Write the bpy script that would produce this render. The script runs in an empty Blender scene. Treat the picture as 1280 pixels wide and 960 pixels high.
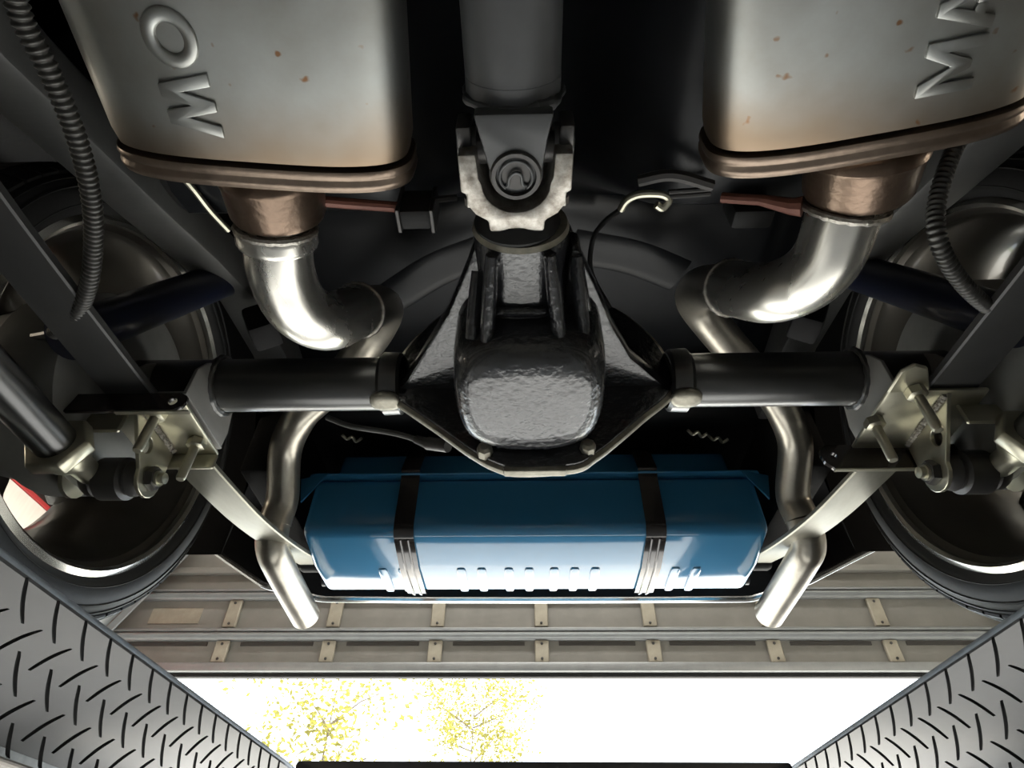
import bpy, bmesh, math, random
import numpy as np
from mathutils import Matrix, Vector
random.seed(7)
D = bpy.data; C = bpy.context.scene.collection
R = math.radians

# ------------------------------------------------------------------ camera
CAMZ = 1.25                      # camera height above the garage floor; "h" below is measured from it
F_PX, PITCH, YAW, ROLL = 750.0, R(43), R(1.85), R(0.6)
cam_d = D.cameras.new('camera'); cam = D.objects.new('camera', cam_d); C.objects.link(cam)
cam_d.sensor_width = 36; cam_d.lens = F_PX / 1280 * 36; cam_d.clip_start = .01; cam_d.clip_end = 300
cam.matrix_world = (Matrix.Translation((0, 0, CAMZ)) @ Matrix.Rotation(YAW, 4, 'Z')
                    @ Matrix.Rotation(math.pi/2 + PITCH, 4, 'X') @ Matrix.Rotation(ROLL, 4, 'Z'))
sc = bpy.context.scene; sc.camera = cam

# ------------------------------------------------------------------ sky, sun, exposure
w = D.worlds.new('sky'); sc.world = w; w.use_nodes = True
bg = w.node_tree.nodes['Background']; bg.inputs[0].default_value = (.82, .91, 1, 1); bg.inputs[1].default_value = 5.0
sun_d = D.lights.new('sun', 'SUN'); sun = D.objects.new('sun', sun_d); C.objects.link(sun)
sun_d.energy = 30; sun_d.angle = R(.6); sun_d.color = (1, .965, .89)
sun.rotation_euler = Vector((-.15, -1, -1.15)).to_track_quat('-Z', 'Y').to_euler()
def area(name, loc, aim, size, sizey, energy, col):
    l = D.lights.new(name, 'AREA'); l.shape = 'RECTANGLE'; l.size = size; l.size_y = sizey; l.energy = energy; l.color = col
    o = D.objects.new(name, l); C.objects.link(o); o.location = loc
    o.rotation_euler = (Vector(aim) - Vector(loc)).to_track_quat('-Z', 'Y').to_euler(); return o
# added fill lights, unseen: one under the ceiling, two at the side walls
area('ceiling_fill_light', (0, 1.9, 4.18), (0, 2.1, 0), 2.4, .3, 60, (1, .97, .92))
area('wall_fill_light', (-2.70, .5, 2.30), (0, .6, 1.6), 1.2, .12, 14, (1, .84, .64))
area('wall_fill_light', (2.70, .5, 2.30), (0, .6, 1.6), 1.2, .12, 14, (1, .84, .64))
vs = sc.view_settings; vs.view_transform = 'Standard'; vs.look = 'None'; vs.gamma = 1; vs.exposure = 0.0; vs.use_curve_mapping = False
try: sc.cycles.max_bounces = 10; sc.cycles.diffuse_bounces = 5; sc.cycles.glossy_bounces = 5
except Exception: pass

# ------------------------------------------------------------------ helpers
def ray(px, py):
    x = (px-640)/F_PX; y = (480-py)/F_PX
    c, s = math.cos(ROLL), math.sin(ROLL); x, y = c*x-s*y, s*x+c*y
    u = y*math.cos(PITCH)+math.sin(PITCH); fw = math.cos(PITCH)-y*math.sin(PITCH)
    c, s = math.cos(YAW), math.sin(YAW)
    return Vector((c*x-s*fw, s*x+c*fw, u))
def P(px, py, h=None, Y=None, X=None):
    r = ray(px, py); t = h/r.z if h is not None else (Y/r.y if Y is not None else X/r.x)
    return r*t
def catmull(pts, n=8):
    pts = [Vector(p) for p in pts]; out = []
    q = [2*pts[0]-pts[1]] + pts + [2*pts[-1]-pts[-2]]
    for i in range(1, len(q)-2):
        a, b, c, d = q[i-1:i+3]
        for k in range(n):
            t = k/n
            out.append(.5*((2*b)+(c-a)*t+(2*a-5*b+4*c-d)*t*t+(3*b-a-3*c+d)*t**3))
    return out + [pts[-1]]
def resample(pts, step):
    pts = [Vector(p) for p in pts]; L = [0]
    for a, b in zip(pts, pts[1:]): L.append(L[-1]+(b-a).length)
    n = max(2, int(L[-1]/step)); out = []; j = 0
    for i in range(n+1):
        s = L[-1]*i/n
        while j < len(L)-2 and L[j+1] < s: j += 1
        out.append(pts[j].lerp(pts[j+1], (s-L[j])/max(1e-9, L[j+1]-L[j])))
    return out
WL = {}                                   # object name -> origin in world
class MB:
    def __init__(s): s.v = []; s.f = []; s.m = []
    def add(s, v, f, m=0):
        n = len(s.v); s.v += [Vector(p) for p in v]; s.f += [[i+n for i in q] for q in f]; s.m += [m]*len(f); return s
    def box(s, c, d, rot=None, m=0):
        c = Vector(c); vs_ = []
        for x in (-.5, .5):
            for y in (-.5, .5):
                for z in (-.5, .5):
                    p = Vector((x*d[0], y*d[1], z*d[2])); vs_.append(c + (rot @ p if rot else p))
        return s.add(vs_, [[0,1,3,2],[4,6,7,5],[0,4,5,1],[2,3,7,6],[0,2,6,4],[1,5,7,3]], m)
    def box2(s, x0, x1, y0, y1, z0, z1, m=0):
        return s.box(((x0+x1)/2, (y0+y1)/2, (z0+z1)/2), (abs(x1-x0), abs(y1-y0), abs(z1-z0)), None, m)
    def tube(s, path, r, n=16, caps=True, m=0, flat=None):
        path = [Vector(p) for p in path]; N = len(path)
        rr = r if isinstance(r, (list, tuple)) else [r]*N
        T = [(path[min(i+1, N-1)]-path[max(i-1, 0)]).normalized() for i in range(N)]
        up = Vector((0, 0, 1)) if abs(T[0].z) < .9 else Vector((1, 0, 0))
        a = T[0].cross(up).normalized(); v = []; f = []
        for i in range(N):
            a = (a - T[i]*a.dot(T[i])).normalized(); b = T[i].cross(a)
            for k in range(n):
                t = 2*math.pi*k/n; v.append(path[i]+(a*math.cos(t)+b*math.sin(t)*(flat or 1))*rr[i])
        for i in range(N-1):
            for k in range(n): f.append([i*n+k, i*n+(k+1) % n, (i+1)*n+(k+1) % n, (i+1)*n+k])
        if caps: f += [list(range(n))[::-1], [(N-1)*n+k for k in range(n)]]
        return s.add(v, f, m)
    def lathe(s, prof, o, axis, n=40, m=0, close=False):
        """prof: (t along axis, radius)"""
        ax = Vector(axis).normalized(); up = Vector((0, 0, 1)) if abs(ax.z) < .9 else Vector((1, 0, 0))
        a = ax.cross(up).normalized(); b = ax.cross(a); o = Vector(o); v = []; f = []; N = len(prof)
        for t, r in prof:
            for k in range(n):
                q = 2*math.pi*k/n; v.append(o+ax*t+(a*math.cos(q)+b*math.sin(q))*max(r, 1e-5))
        for i in range(N if close else N-1):
            j = (i+1) % N
            for k in range(n): f.append([i*n+k, j*n+k, j*n+(k+1) % n, i*n+(k+1) % n])
        return s.add(v, f, m)
    def prism(s, poly, fn, d0, d1, m=0):
        n = len(poly); v = [fn(a, b, d0) for a, b in poly]+[fn(a, b, d1) for a, b in poly]
        f = [list(range(n))[::-1], [n+i for i in range(n)]]+[[i, (i+1) % n, n+(i+1) % n, n+i] for i in range(n)]
        return s.add(v, f, m)
    def plate_hole(s, poly, hc, hr, fn, d0, d1, m=0):
        """plate with one round hole; poly is star-shaped about the hole centre"""
        angs = sorted({round(2*math.pi*k/28, 5) for k in range(28)} | {round(math.atan2(b-hc[1], a-hc[0]) % (2*math.pi), 5) for a, b in poly})
        out = []
        for t in angs:
            d = (math.cos(t), math.sin(t)); best = None
            for (x1, y1), (x2, y2) in zip(poly, poly[1:]+poly[:1]):
                ex, ey = x2-x1, y2-y1; den = d[0]*ey-d[1]*ex
                if abs(den) < 1e-12: continue
                u = ((x1-hc[0])*ey-(y1-hc[1])*ex)/den; q = ((x1-hc[0])*d[1]-(y1-hc[1])*d[0])/den
                if u > 0 and -1e-4 <= q <= 1.0001 and (best is None or u > best): best = u
            out.append((hc[0]+d[0]*best, hc[1]+d[1]*best))
        n = len(angs); inn = [(hc[0]+hr*math.cos(t), hc[1]+hr*math.sin(t)) for t in angs]
        v = [fn(a, b, d) for d in (d0, d1) for L in (out, inn) for a, b in L]; f = []
        for i in range(n):
            j = (i+1) % n
            f += [[i, n+i, n+j, j], [2*n+i, 2*n+j, 3*n+j, 3*n+i], [i, j, 2*n+j, 2*n+i], [n+i, 3*n+i, 3*n+j, n+j]]
        return s.add(v, f, m)
    def supere(s, c, r, e1=.5, e2=.5, nu=24, nv=32, m=0):
        def g(t, e): return math.copysign(abs(t)**e, t)
        v = []; f = []
        for i in range(nu+1):
            a = -math.pi/2+math.pi*i/nu
            for k in range(nv):
                b = 2*math.pi*k/nv
                v.append((c[0]+r[0]*g(math.cos(a), e1)*g(math.cos(b), e2), c[1]+r[1]*g(math.cos(a), e1)*g(math.sin(b), e2), c[2]+r[2]*g(math.sin(a), e1)))
        for i in range(nu):
            for k in range(nv): f.append([i*nv+k, i*nv+(k+1) % nv, (i+1)*nv+(k+1) % nv, (i+1)*nv+k])
        return s.add(v, f, m)
    def loft(s, secs, m=0, caps=True):
        n = len(secs[0]); v = [p for q in secs for p in q]; f = []
        for i in range(len(secs)-1):
            for k in range(n): f.append([i*n+k, i*n+(k+1) % n, (i+1)*n+(k+1) % n, (i+1)*n+k])
        if caps: f += [list(range(n))[::-1], [(len(secs)-1)*n+k for k in range(n)]]
        return s.add(v, f, m)
    def strip(s, path, w_, t, side=(1, 0, 0), m=0):
        """flat bar: width along side, thickness across"""
        path = [Vector(p) for p in path]; sd = Vector(side).normalized(); secs = []
        for i, p in enumerate(path):
            T = (path[min(i+1, len(path)-1)]-path[max(i-1, 0)]).normalized(); n_ = sd.cross(T).normalized()
            secs.append([p+sd*w_/2+n_*t/2, p-sd*w_/2+n_*t/2, p-sd*w_/2-n_*t/2, p+sd*w_/2-n_*t/2])
        return s.loft(secs, m)
    def build(s, name, mats, parent=None, bevel=0, seg=2, bang=30, smooth=35, label=None, fix=True):
        lo = Vector([min(p[i] for p in s.v) for i in range(3)]); hi = Vector([max(p[i] for p in s.v) for i in range(3)])
        org = (lo+hi)/2; bm = bmesh.new(); vv = [bm.verts.new(p-org) for p in s.v]
        for q, mi in zip(s.f, s.m):
            try: fc = bm.faces.new([vv[i] for i in q]); fc.material_index = mi
            except ValueError: pass
        if fix:
            bmesh.ops.remove_doubles(bm, verts=bm.verts, dist=1e-6); bmesh.ops.recalc_face_normals(bm, faces=bm.faces)
        if bevel:
            ed = [e for e in bm.edges if len(e.link_faces) == 2 and e.calc_face_angle(0) > R(bang)]
            bmesh.ops.bevel(bm, geom=ed, offset=bevel, segments=seg, profile=.5, affect='EDGES', clamp_overlap=True)
        me = D.meshes.new(name); bm.to_mesh(me); bm.free()
        for m_ in (mats if isinstance(mats, (list, tuple)) else [mats]): me.materials.append(m_)
        if smooth:
            for p in me.polygons: p.use_smooth = True
            me.set_sharp_from_angle(angle=R(smooth))
        o = D.objects.new(name, me); C.objects.link(o)
        wo = org+Vector((0, 0, CAMZ)); WL[o.name] = wo
        if parent: o.parent = parent; o.location = wo-WL[parent.name]
        else: o.location = wo
        if label: o['label'] = label
        return o
def empty(name, loc):
    o = D.objects.new(name, None); C.objects.link(o); o.location = Vector(loc)+Vector((0, 0, CAMZ)); WL[o.name] = Vector(o.location); o.empty_display_size = .1; return o
def tag(o, label=None, cat=None, group=None, kind=None):
    for k, x in (('label', label), ('category', cat), ('group', group), ('kind', kind)):
        if x: o[k] = x
    return o
XY = lambda a, b, d: (a, b, d)          # polygon in plan, extruded in height
YZ = lambda a, b, d: (d, a, b)          # polygon in side view, extruded across
XZ = lambda a, b, d: (a, d, b)

# ------------------------------------------------------------------ materials
def mat(name, col, rough=.5, metal=0, var=0, vscale=20, col2=None, bump=0, bscale=200, coat=0, crough=.06, rvar=0, stretch=None, spec=.5, bdist=.002):
    m = D.materials.new(name); m.use_nodes = True; nt = m.node_tree; b = nt.nodes['Principled BSDF']
    b.inputs['Base Color'].default_value = (*col, 1); b.inputs['Roughness'].default_value = rough; b.inputs['Metallic'].default_value = metal
    b.inputs['Coat Weight'].default_value = coat; b.inputs['Coat Roughness'].default_value = crough; b.inputs['Specular IOR Level'].default_value = spec
    tc = nt.nodes.new('ShaderNodeTexCoord'); mp = nt.nodes.new('ShaderNodeMapping'); nt.links.new(tc.outputs['Object'], mp.inputs[0])
    if stretch: mp.inputs['Scale'].default_value = stretch
    if var or rvar:
        n = nt.nodes.new('ShaderNodeTexNoise'); n.inputs['Scale'].default_value = vscale; n.inputs['Detail'].default_value = 6; n.inputs['Roughness'].default_value = .65
        nt.links.new(mp.outputs[0], n.inputs['Vector'])
        cr = nt.nodes.new('ShaderNodeValToRGB'); cr.color_ramp.elements[0].position = .5-.28; cr.color_ramp.elements[1].position = .5+.28
        c2 = col2 or tuple(c*(1-var) for c in col)
        cr.color_ramp.elements[0].color = (*c2, 1); cr.color_ramp.elements[1].color = (*col, 1)
        nt.links.new(n.outputs['Fac'], cr.inputs[0])
        if var: nt.links.new(cr.outputs[0], b.inputs['Base Color'])
        if rvar:
            mr = nt.nodes.new('ShaderNodeMapRange'); mr.inputs['To Min'].default_value = max(.02, rough-rvar); mr.inputs['To Max'].default_value = min(1, rough+rvar)
            nt.links.new(n.outputs['Fac'], mr.inputs[0]); nt.links.new(mr.outputs[0], b.inputs['Roughness'])
    if bump:
        n2 = nt.nodes.new('ShaderNodeTexNoise'); n2.inputs['Scale'].default_value = bscale; n2.inputs['Detail'].default_value = 3
        nt.links.new(mp.outputs[0], n2.inputs['Vector'])
        bp = nt.nodes.new('ShaderNodeBump'); bp.inputs['Strength'].default_value = bump; bp.inputs['Distance'].default_value = bdist
        nt.links.new(n2.outputs['Fac'], bp.inputs['Height']); nt.links.new(bp.outputs[0], b.inputs['Normal'])
    return m
M = {}
M['body_black'] = mat('black_underbody_paint', (.008, .009, .011), .36, spec=.26, var=.4, vscale=9, bump=.15, bscale=60)
M['undercoat'] = mat('rough_black_undercoat', (.010, .010, .011), .8, var=.4, vscale=14, bump=.3, bscale=90, spec=.25)
M['frame_black'] = mat('black_frame_paint', (.075, .075, .073), .5, var=.4, vscale=14, bump=.1, bscale=120)
M['axle_black'] = mat('satin_black_paint', (.014, .014, .013), .36, var=.3, vscale=30, bump=.05, bscale=90, coat=1.0, crough=.24)
M['cast_black'] = mat('black_painted_cast_iron', (.02, .021, .024), .27, var=.3, vscale=25, bump=.7, bscale=110, coat=.5, bdist=.004)
M['edge_pale'] = mat('pale_casting_edge', (.34, .32, .26), .38, .55, var=.55, vscale=55, bump=.3, bscale=160)  # paler, slightly metallic colour for flange and rim edges
M['muffler'] = mat('heat_dulled_stainless_steel', (.355, .37, .365), .40, .95, col2=(.25, .245, .225), var=.3, vscale=10, rvar=.08, bump=.05, bscale=40)
M['rust_lip'] = mat('browned_heat_tinted_steel', (.23, .175, .135), .33, .85, var=.5, vscale=24, bump=.15, bscale=150)
M['collar'] = mat('rusty_brown_steel_collar', (.17, .118, .085), .30, .85, var=.6, vscale=16, bump=.25, bscale=130)
M['pipe_bright'] = mat('scratched_aluminized_steel', (.62, .60, .55), .27, .9, var=.3, vscale=18, rvar=.1, bump=.12, bscale=60, stretch=(1, .35, 1))
M['pipe_dull'] = mat('stained_exhaust_steel', (.46, .43, .37), .33, .9, var=.4, vscale=22, rvar=.1, bump=.1, bscale=80)
M['weld'] = mat('weld_bead_metal', (.50, .47, .42), .38, .85, var=.6, vscale=120, bump=.8, bscale=300)
M['zinc'] = mat('yellow_zinc_plated_steel', (.50, .48, .38), .32, .85, var=.25, vscale=18, rvar=.06)
M['spring'] = mat('grey_spring_steel', (.27, .26, .215), .40, .75, var=.35, vscale=40, stretch=(1, .25, 1))
M['spring_shaded'] = mat('shade_darkened_spring', (.035, .035, .035), .45, var=.3, vscale=20)  # same spring ahead of the axle, its shade put into the colour
M['grey_perch'] = mat('grey_primer_steel', (.19, .185, .175), .5, .2, var=.2, vscale=20)
M['steel'] = mat('oily_machined_steel', (.50, .48, .44), .40, .75, var=.7, vscale=75, col2=(.10, .08, .06), bump=.2, bscale=140)
M['dark_steel'] = mat('dark_oily_steel', (.075, .072, .07), .42, .5, var=.4, vscale=30)
M['shaft'] = mat('dark_grey_driveshaft_paint', (.06, .062, .064), .42, .25, var=.35, vscale=16, bump=.06, bscale=90)
M['rubber'] = mat('black_rubber', (.014, .014, .014), .65, spec=.3, bump=.2, bscale=90)
M['tyre'] = mat('tyre_rubber', (.028, .028, .028), .55, var=.4, vscale=18, bump=.1, bscale=140, spec=.35)
M['rim'] = mat('grey_painted_alloy_rim', (.115, .105, .09), .30, .6, var=.25, vscale=8, coat=.3)
M['rim_lip'] = mat('polished_rim_lip', (.55, .54, .50), .16, .9)
M['drum'] = mat('grey_cast_brake_drum', (.22, .22, .21), .5, .4, var=.2, vscale=30)
M['blue'] = mat('glossy_blue_tank_paint', (.045, .205, .385), .11, .0, coat=.45, spec=.5, bump=.03, bscale=18)
M['strap'] = mat('gloss_black_strap', (.022, .018, .017), .16, .3, coat=.6, bump=.05, bscale=60)
M['navy'] = mat('navy_blue_shock_paint', (.006, .008, .020), .36, coat=.2)
M['conduit'] = mat('dark_grey_coiled_conduit', (.06, .058, .054), .42, .4, var=.3, vscale=40)
M['copper'] = mat('rusted_red_hanger_rod', (.17, .065, .045), .55, .3, var=.4, vscale=50)
M['plate'] = mat('grey_tread_plate', (.265, .29, .315), .50, .25, var=.42, vscale=34, bump=.25, bscale=120)
M['groove'] = mat('shade_dark_tread_groove', (.018, .018, .019), .8)  # dark colour stands in for the shade down in the grooves
M['lift'] = mat('dark_grey_lift_paint', (.06, .06, .062), .5, var=.2, vscale=8)
M['lift_rust'] = mat('worn_lift_flange', (.24, .22, .19), .55, .3, var=.4, vscale=30)
M['valance'] = mat('sunlit_pale_lower_edge', (.66, .65, .62), .22, .85, var=.2, vscale=30)  # pale colour paints in the sunlit gleam of this edge
M['door'] = mat('beige_grey_steel_door_panel', (.26, .25, .225), .55, var=.3, vscale=5, bump=.05, bscale=30)
M['stile'] = mat('galvanised_door_stile', (.40, .365, .29), .5, .2, var=.3, vscale=18)
M['strut'] = mat('grey_galvanised_strut', (.33, .34, .34), .42, .5, var=.25, vscale=14)
M['slot'] = mat('dark_door_slot', (.05, .045, .04), .7)
M['wall'] = mat('cream_painted_wall', (.58, .56, .51), .8, var=.1, vscale=4)
M['brick'] = mat('reddish_brown_board', (.33, .20, .14), .7, var=.3, vscale=9)
M['ceiling'] = mat('white_ceiling_board', (.66, .65, .61), .85, var=.06, vscale=2)
M['concrete'] = mat('light_concrete_floor', (.44, .45, .455), .65, var=.25, vscale=3, bump=.1, bscale=40)
M['drive'] = mat('pale_concrete_driveway', (.62, .60, .56), .8, var=.15, vscale=2)
M['grass'] = mat('lawn_grass', (.20, .26, .06), .9, var=.4, vscale=6)
M['red'] = mat('red_painted_steel', (.36, .03, .03), .35, var=.2, vscale=12, coat=.3)
M['white_panel'] = mat('pale_wood_panel', (.75, .68, .60), .55, var=.15, vscale=6, stretch=(1, 8, 1))
M['bark'] = mat('tree_bark', (.13, .10, .07), .9, bump=.5, bscale=40)
m = mat('yellow_green_leaf', (.22, .20, .03), .55, var=.5, vscale=.9, col2=(.06, .07, .02)); M['leaf'] = m
nt = m.node_tree; pb = nt.nodes['Principled BSDF']; tr = nt.nodes.new('ShaderNodeBsdfTranslucent'); mx = nt.nodes.new('ShaderNodeMixShader')
tr.inputs[0].default_value = (.26, .22, .03, 1); mx.inputs[0].default_value = .35
nt.links.new(pb.outputs[0], mx.inputs[1]); nt.links.new(tr.outputs[0], mx.inputs[2]); nt.links.new(mx.outputs[0], nt.nodes['Material Output'].inputs[0])
# muffler: brown heat band towards the rear end, and rust freckles
def heat_band(m, ystart, yend, col):
    nt = m.node_tree; b = nt.nodes['Principled BSDF']; src = b.inputs['Base Color'].links[0].from_socket
    tc = nt.nodes.new('ShaderNodeTexCoord'); sx = nt.nodes.new('ShaderNodeSeparateXYZ'); nt.links.new(tc.outputs['Object'], sx.inputs[0])
    nz = nt.nodes.new('ShaderNodeTexNoise'); nz.inputs['Scale'].default_value = 9; nz.inputs['Detail'].default_value = 4
    nt.links.new(tc.outputs['Object'], nz.inputs['Vector'])
    ad = nt.nodes.new('ShaderNodeMath'); ad.operation = 'MULTIPLY_ADD'; ad.inputs[1].default_value = .07; nt.links.new(nz.outputs['Fac'], ad.inputs[0]); nt.links.new(sx.outputs['Y'], ad.inputs[2])
    mr = nt.nodes.new('ShaderNodeMapRange'); mr.inputs['From Min'].default_value = ystart; mr.inputs['From Max'].default_value = yend; mr.interpolation_type = 'SMOOTHSTEP'
    nt.links.new(ad.outputs[0], mr.inputs[0])
    mix = nt.nodes.new('ShaderNodeMix'); mix.data_type = 'RGBA'; mix.inputs[7].default_value = (*col, 1)
    nt.links.new(mr.outputs[0], mix.inputs[0]); nt.links.new(src, mix.inputs[6])
    vz = nt.nodes.new('ShaderNodeTexNoise'); vz.inputs['Scale'].default_value = 55; vz.inputs['Detail'].default_value = 2; nt.links.new(tc.outputs['Object'], vz.inputs['Vector'])
    cr = nt.nodes.new('ShaderNodeValToRGB'); cr.color_ramp.elements[0].position = .70; cr.color_ramp.elements[1].position = .75; nt.links.new(vz.outputs['Fac'], cr.inputs[0])
    mix2 = nt.nodes.new('ShaderNodeMix'); mix2.data_type = 'RGBA'; mix2.inputs[7].default_value = (.20, .11, .06, 1)
    nt.links.new(cr.outputs[0], mix2.inputs[0]); nt.links.new(mix.outputs[2], mix2.inputs[6]); nt.links.new(mix2.outputs[2], b.inputs['Base Color'])

FLOOR = -CAMZ
def Z(z): return z-CAMZ

# ================================================================== SETTING: the garage
tag(MB().box2(-3.1, 3.2, -5, 3.45, FLOOR-.1, FLOOR).build('floor', M['concrete'], smooth=0), 'light concrete garage floor under the lift', None, None, 'structure')
tag(MB().box2(-14, 14, 3.45, 30, FLOOR-.12, FLOOR-.015).build('driveway', M['drive'], smooth=0), 'pale sunlit concrete driveway outside the open door', None, None, 'structure')
tag(MB().box2(-40, 40, 30, 80, FLOOR-.2, FLOOR-.02).build('lawn', M['grass'], smooth=0), 'lawn beyond the driveway', None, None, 'structure')
CEIL = Z(4.3)
tag(MB().box2(-3.1, 3.2, -5, 3.45, CEIL, CEIL+.1).build('ceiling', M['ceiling'], smooth=0), 'white garage ceiling above the car', None, None, 'structure')
wl = tag(MB().box2(-2.95, -2.8, -5, 3.45, FLOOR, CEIL).build('wall_left', M['wall'], smooth=0), 'cream side wall left of the car', None, None, 'structure')
tag(MB().box2(2.95, 3.1, -5, 3.45, FLOOR, CEIL).build('wall_right', M['wall'], smooth=0), 'cream side wall right of the car', None, None, 'structure')
tag(MB().box2(-3.1, 3.2, -5.15, -5, FLOOR, CEIL).build('wall_front', M['wall'], smooth=0), 'cream wall at the far end of the garage', None, None, 'structure')
wb = MB().box2(-2.95, -2.52, 3.3, 3.45, FLOOR, CEIL).box2(2.72, 3.1, 3.3, 3.45, FLOOR, CEIL).box2(-2.52, 2.72, 3.3, 3.45, Z(3.9), CEIL)
wb = tag(wb.build('wall_back', M['wall'], smooth=0), 'door wall of the garage around the opening', None, None, 'structure')
# reddish brown boards on the left wall beside the door
b0 = None
for k in range(9):
    z0 = Z(2.12+.16*k)
    o = MB().box2(-2.80, -2.775, 2.3, 3.29, z0, z0+.152).build('board', M['brick'], wl, bevel=.004, seg=1)
# sectional door, part way up
dr = empty('door_1', (0.1, 3.22, 1.0)); tag(dr, 'beige sectional overhead door raised above the opening', None, None, 'structure')
DX0, DX1 = -2.36, 2.60
edges = [(1.005, 1.20), (1.20, 1.425), (1.425, 1.98), (1.98, 2.5)]
for i, (a, b) in enumerate(edges):
    MB().box2(DX0, DX1, 3.235, 3.262, a+.004, b-.004).build('door_section', M['door'], dr, bevel=.004, seg=1)
def strut(z0, z1, d=.055):
    y1 = 3.235; mm = (z0+z1)/2
    poly = [(y1, z0), (y1-.018, z0), (y1-.022, z0+.012), (y1-d, z0+.018), (y1-d, mm-.006), (y1-d+.018, mm), (y1-d, mm+.006), (y1-d, z1-.018), (y1-.022, z1-.012), (y1-.018, z1), (y1, z1)]
    MB().prism(poly, YZ, DX0+.02, DX1-.02).build('strut', M['strut'], dr, bevel=.003, seg=1)
strut(1.165, 1.232); strut(1.385, 1.45)
MB().box2(DX0, DX1, 3.20, 3.235, 1.005, 1.05).build('bottom_rail', M['strut'], dr, bevel=.006)
MB().box2(DX0, DX1, 3.195, 3.235, 1.535, 1.57).build('ledge', M['door'], dr, bevel=.005)
MB().box2(DX0, DX1, 3.225, 3.262, .985, 1.006).build('bottom_seal', M['rubber'], dr, bevel=.004)
for i, x in enumerate((-1.62, -1.054, -.491, .066, .644, 1.265, 1.86)):
    for a, b in ((1.052, 1.163), (1.234, 1.383)):
        st = MB().box2(x-.036, x+.036, 3.212, 3.235, a, b).build('stile', M['stile'], dr, bevel=.004, seg=1)
        for zz in (a+.018, b-.018):
            MB().lathe([(0, 0), (.0, .007), (.004, .007), (.006, 0)], (x, 3.2125, zz), (0, -1, 0), 10).build('rivet', M['dark_steel'], st)
xs = [-2.30, -1.62, -1.054, -.491, .066, .644, 1.265, 1.86, 2.5]
for a, b in zip(xs, xs[1:]):
    MB().box2(a+.09, b-.09, 3.229, 3.236, 1.142, 1.160).build('slot', M['slot'], dr)
    if a < -1.2 or b > 1.9: MB().box2(a+.09, b-.09, 3.229, 3.236, 1.70, 1.712).build('slot', M['slot'], dr)
# end stiles and inspection sticker patch
for x in (DX0+.05, DX1-.05):
    for a, b in ((1.052, 1.163), (1.234, 1.383), (1.575, 1.95)):
        MB().box2(x-.05, x+.05, 3.20, 3.235, a, b).build('end_stile', M['door'], dr, bevel=.004, seg=1)
MB().box2(-2.08, -1.80, 3.2315, 3.2352, 1.26, 1.345).build('sticker', M['stile'], dr)
# tracks each side, leaning inwards as they climb
for s, a, b in ((-1, P(128, 795, Y=3.15), P(262, 662, Y=3.15)), (1, P(1288, 788, Y=3.16), P(1160, 690, Y=3.16))):
    MBt = MB().strip([a, a.lerp(b, .5), b], .07, .012, side=Vector((1, 0, .45*-s)).normalized())
    MBt.strip([a+Vector((s*.035, -.04, 0)), b+Vector((s*.035, -.04, 0))], .012, .08, side=(1, 0, 0))
    tag(MBt.build('trim_1' if s < 0 else 'trim_2', M['strut'], bevel=.002, seg=1), 'steel door track at the %s edge of the overhead door' % ('left' if s < 0 else 'right'), None, None, 'structure')

a, b = P(128, 795, Y=3.19), P(262, 662, Y=3.19)
MB().prism([(a.x-.02, a.z), (b.x-.02, b.z), (b.x-.1, 2.6), (-2.9, 2.6), (-2.9, a.z)], XZ, 3.16, 3.19).build('corner_board', M['brick'], wb)
a, b = P(1288, 788, Y=3.19), P(1160, 690, Y=3.19)
MB().prism([(a.x+.02, a.z), (b.x+.02, b.z), (b.x+.1, 2.6), (2.95, 2.6), (2.95, a.z)], XZ, 3.16, 3.19).build('corner_board', M['wall'], wb)
# ------------------------------------------------------------------ outside: trees
def tree(loc, hgt, rad, nleaf, label):
    t = empty('tree', loc); x, y, z = loc
    tr_ = MB().tube([(x, y, z), (x+.1, y, z+hgt*.3), (x-.05, y+.1, z+hgt*.6), (x, y, z+hgt*.92)], [.06, .045, .02, .006], 10)
    for k in range(9):
        a = random.uniform(0, 6.28); zz = z+hgt*random.uniform(.3, .85); rr = rad*random.uniform(.5, .95)
        tr_.tube([(x, y, zz), (x+rr*.5*math.cos(a), y+rr*.5*math.sin(a), zz+.35), (x+rr*math.cos(a), y+rr*math.sin(a), zz+.55)], [.02, .012, .004], 6)
    tr_.build('trunk', M['bark'], t)
    cl = [(random.gauss(0, rad*.45), random.gauss(0, rad*.45), hgt*random.uniform(.45, 1)) for _ in range(46)]
    v = []; f = []
    for k in range(nleaf):
        c = random.choice(cl); p = Vector((x+c[0]+random.gauss(0, .22), y+c[1]+random.gauss(0, .22), z+c[2]+random.gauss(0, .22)))
        a = Vector((random.gauss(0, 1), random.gauss(0, 1), random.gauss(0, .6))).normalized(); b = a.cross(Vector((random.gauss(0, 1), random.gauss(0, 1), random.gauss(0, 1)))).normalized()
        L = random.uniform(.035, .065); n = len(v)
        v += [p-a*L, p+b*L*.5, p+a*L, p-b*L*.5]; f.append([n, n+1, n+2, n+3])
    mb = MB(); mb.v = v; mb.f = f; mb.m = [0]*len(f)
    fo = mb.build('foliage', M['leaf'], t, smooth=0, fix=False); fo['kind'] = 'stuff'
    tag(t, label, 'tree', 'trees outside the open door')
tree((-3.0, 10.0, FLOOR), 4.7, 1.25, 2400, 'sparse yellow-green tree nearest the left runway, outside the door')
tree((-1.3, 15.5, FLOOR), 6.2, 2.1, 6000, 'sparse yellow-green tree in the middle of the door opening')

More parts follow.
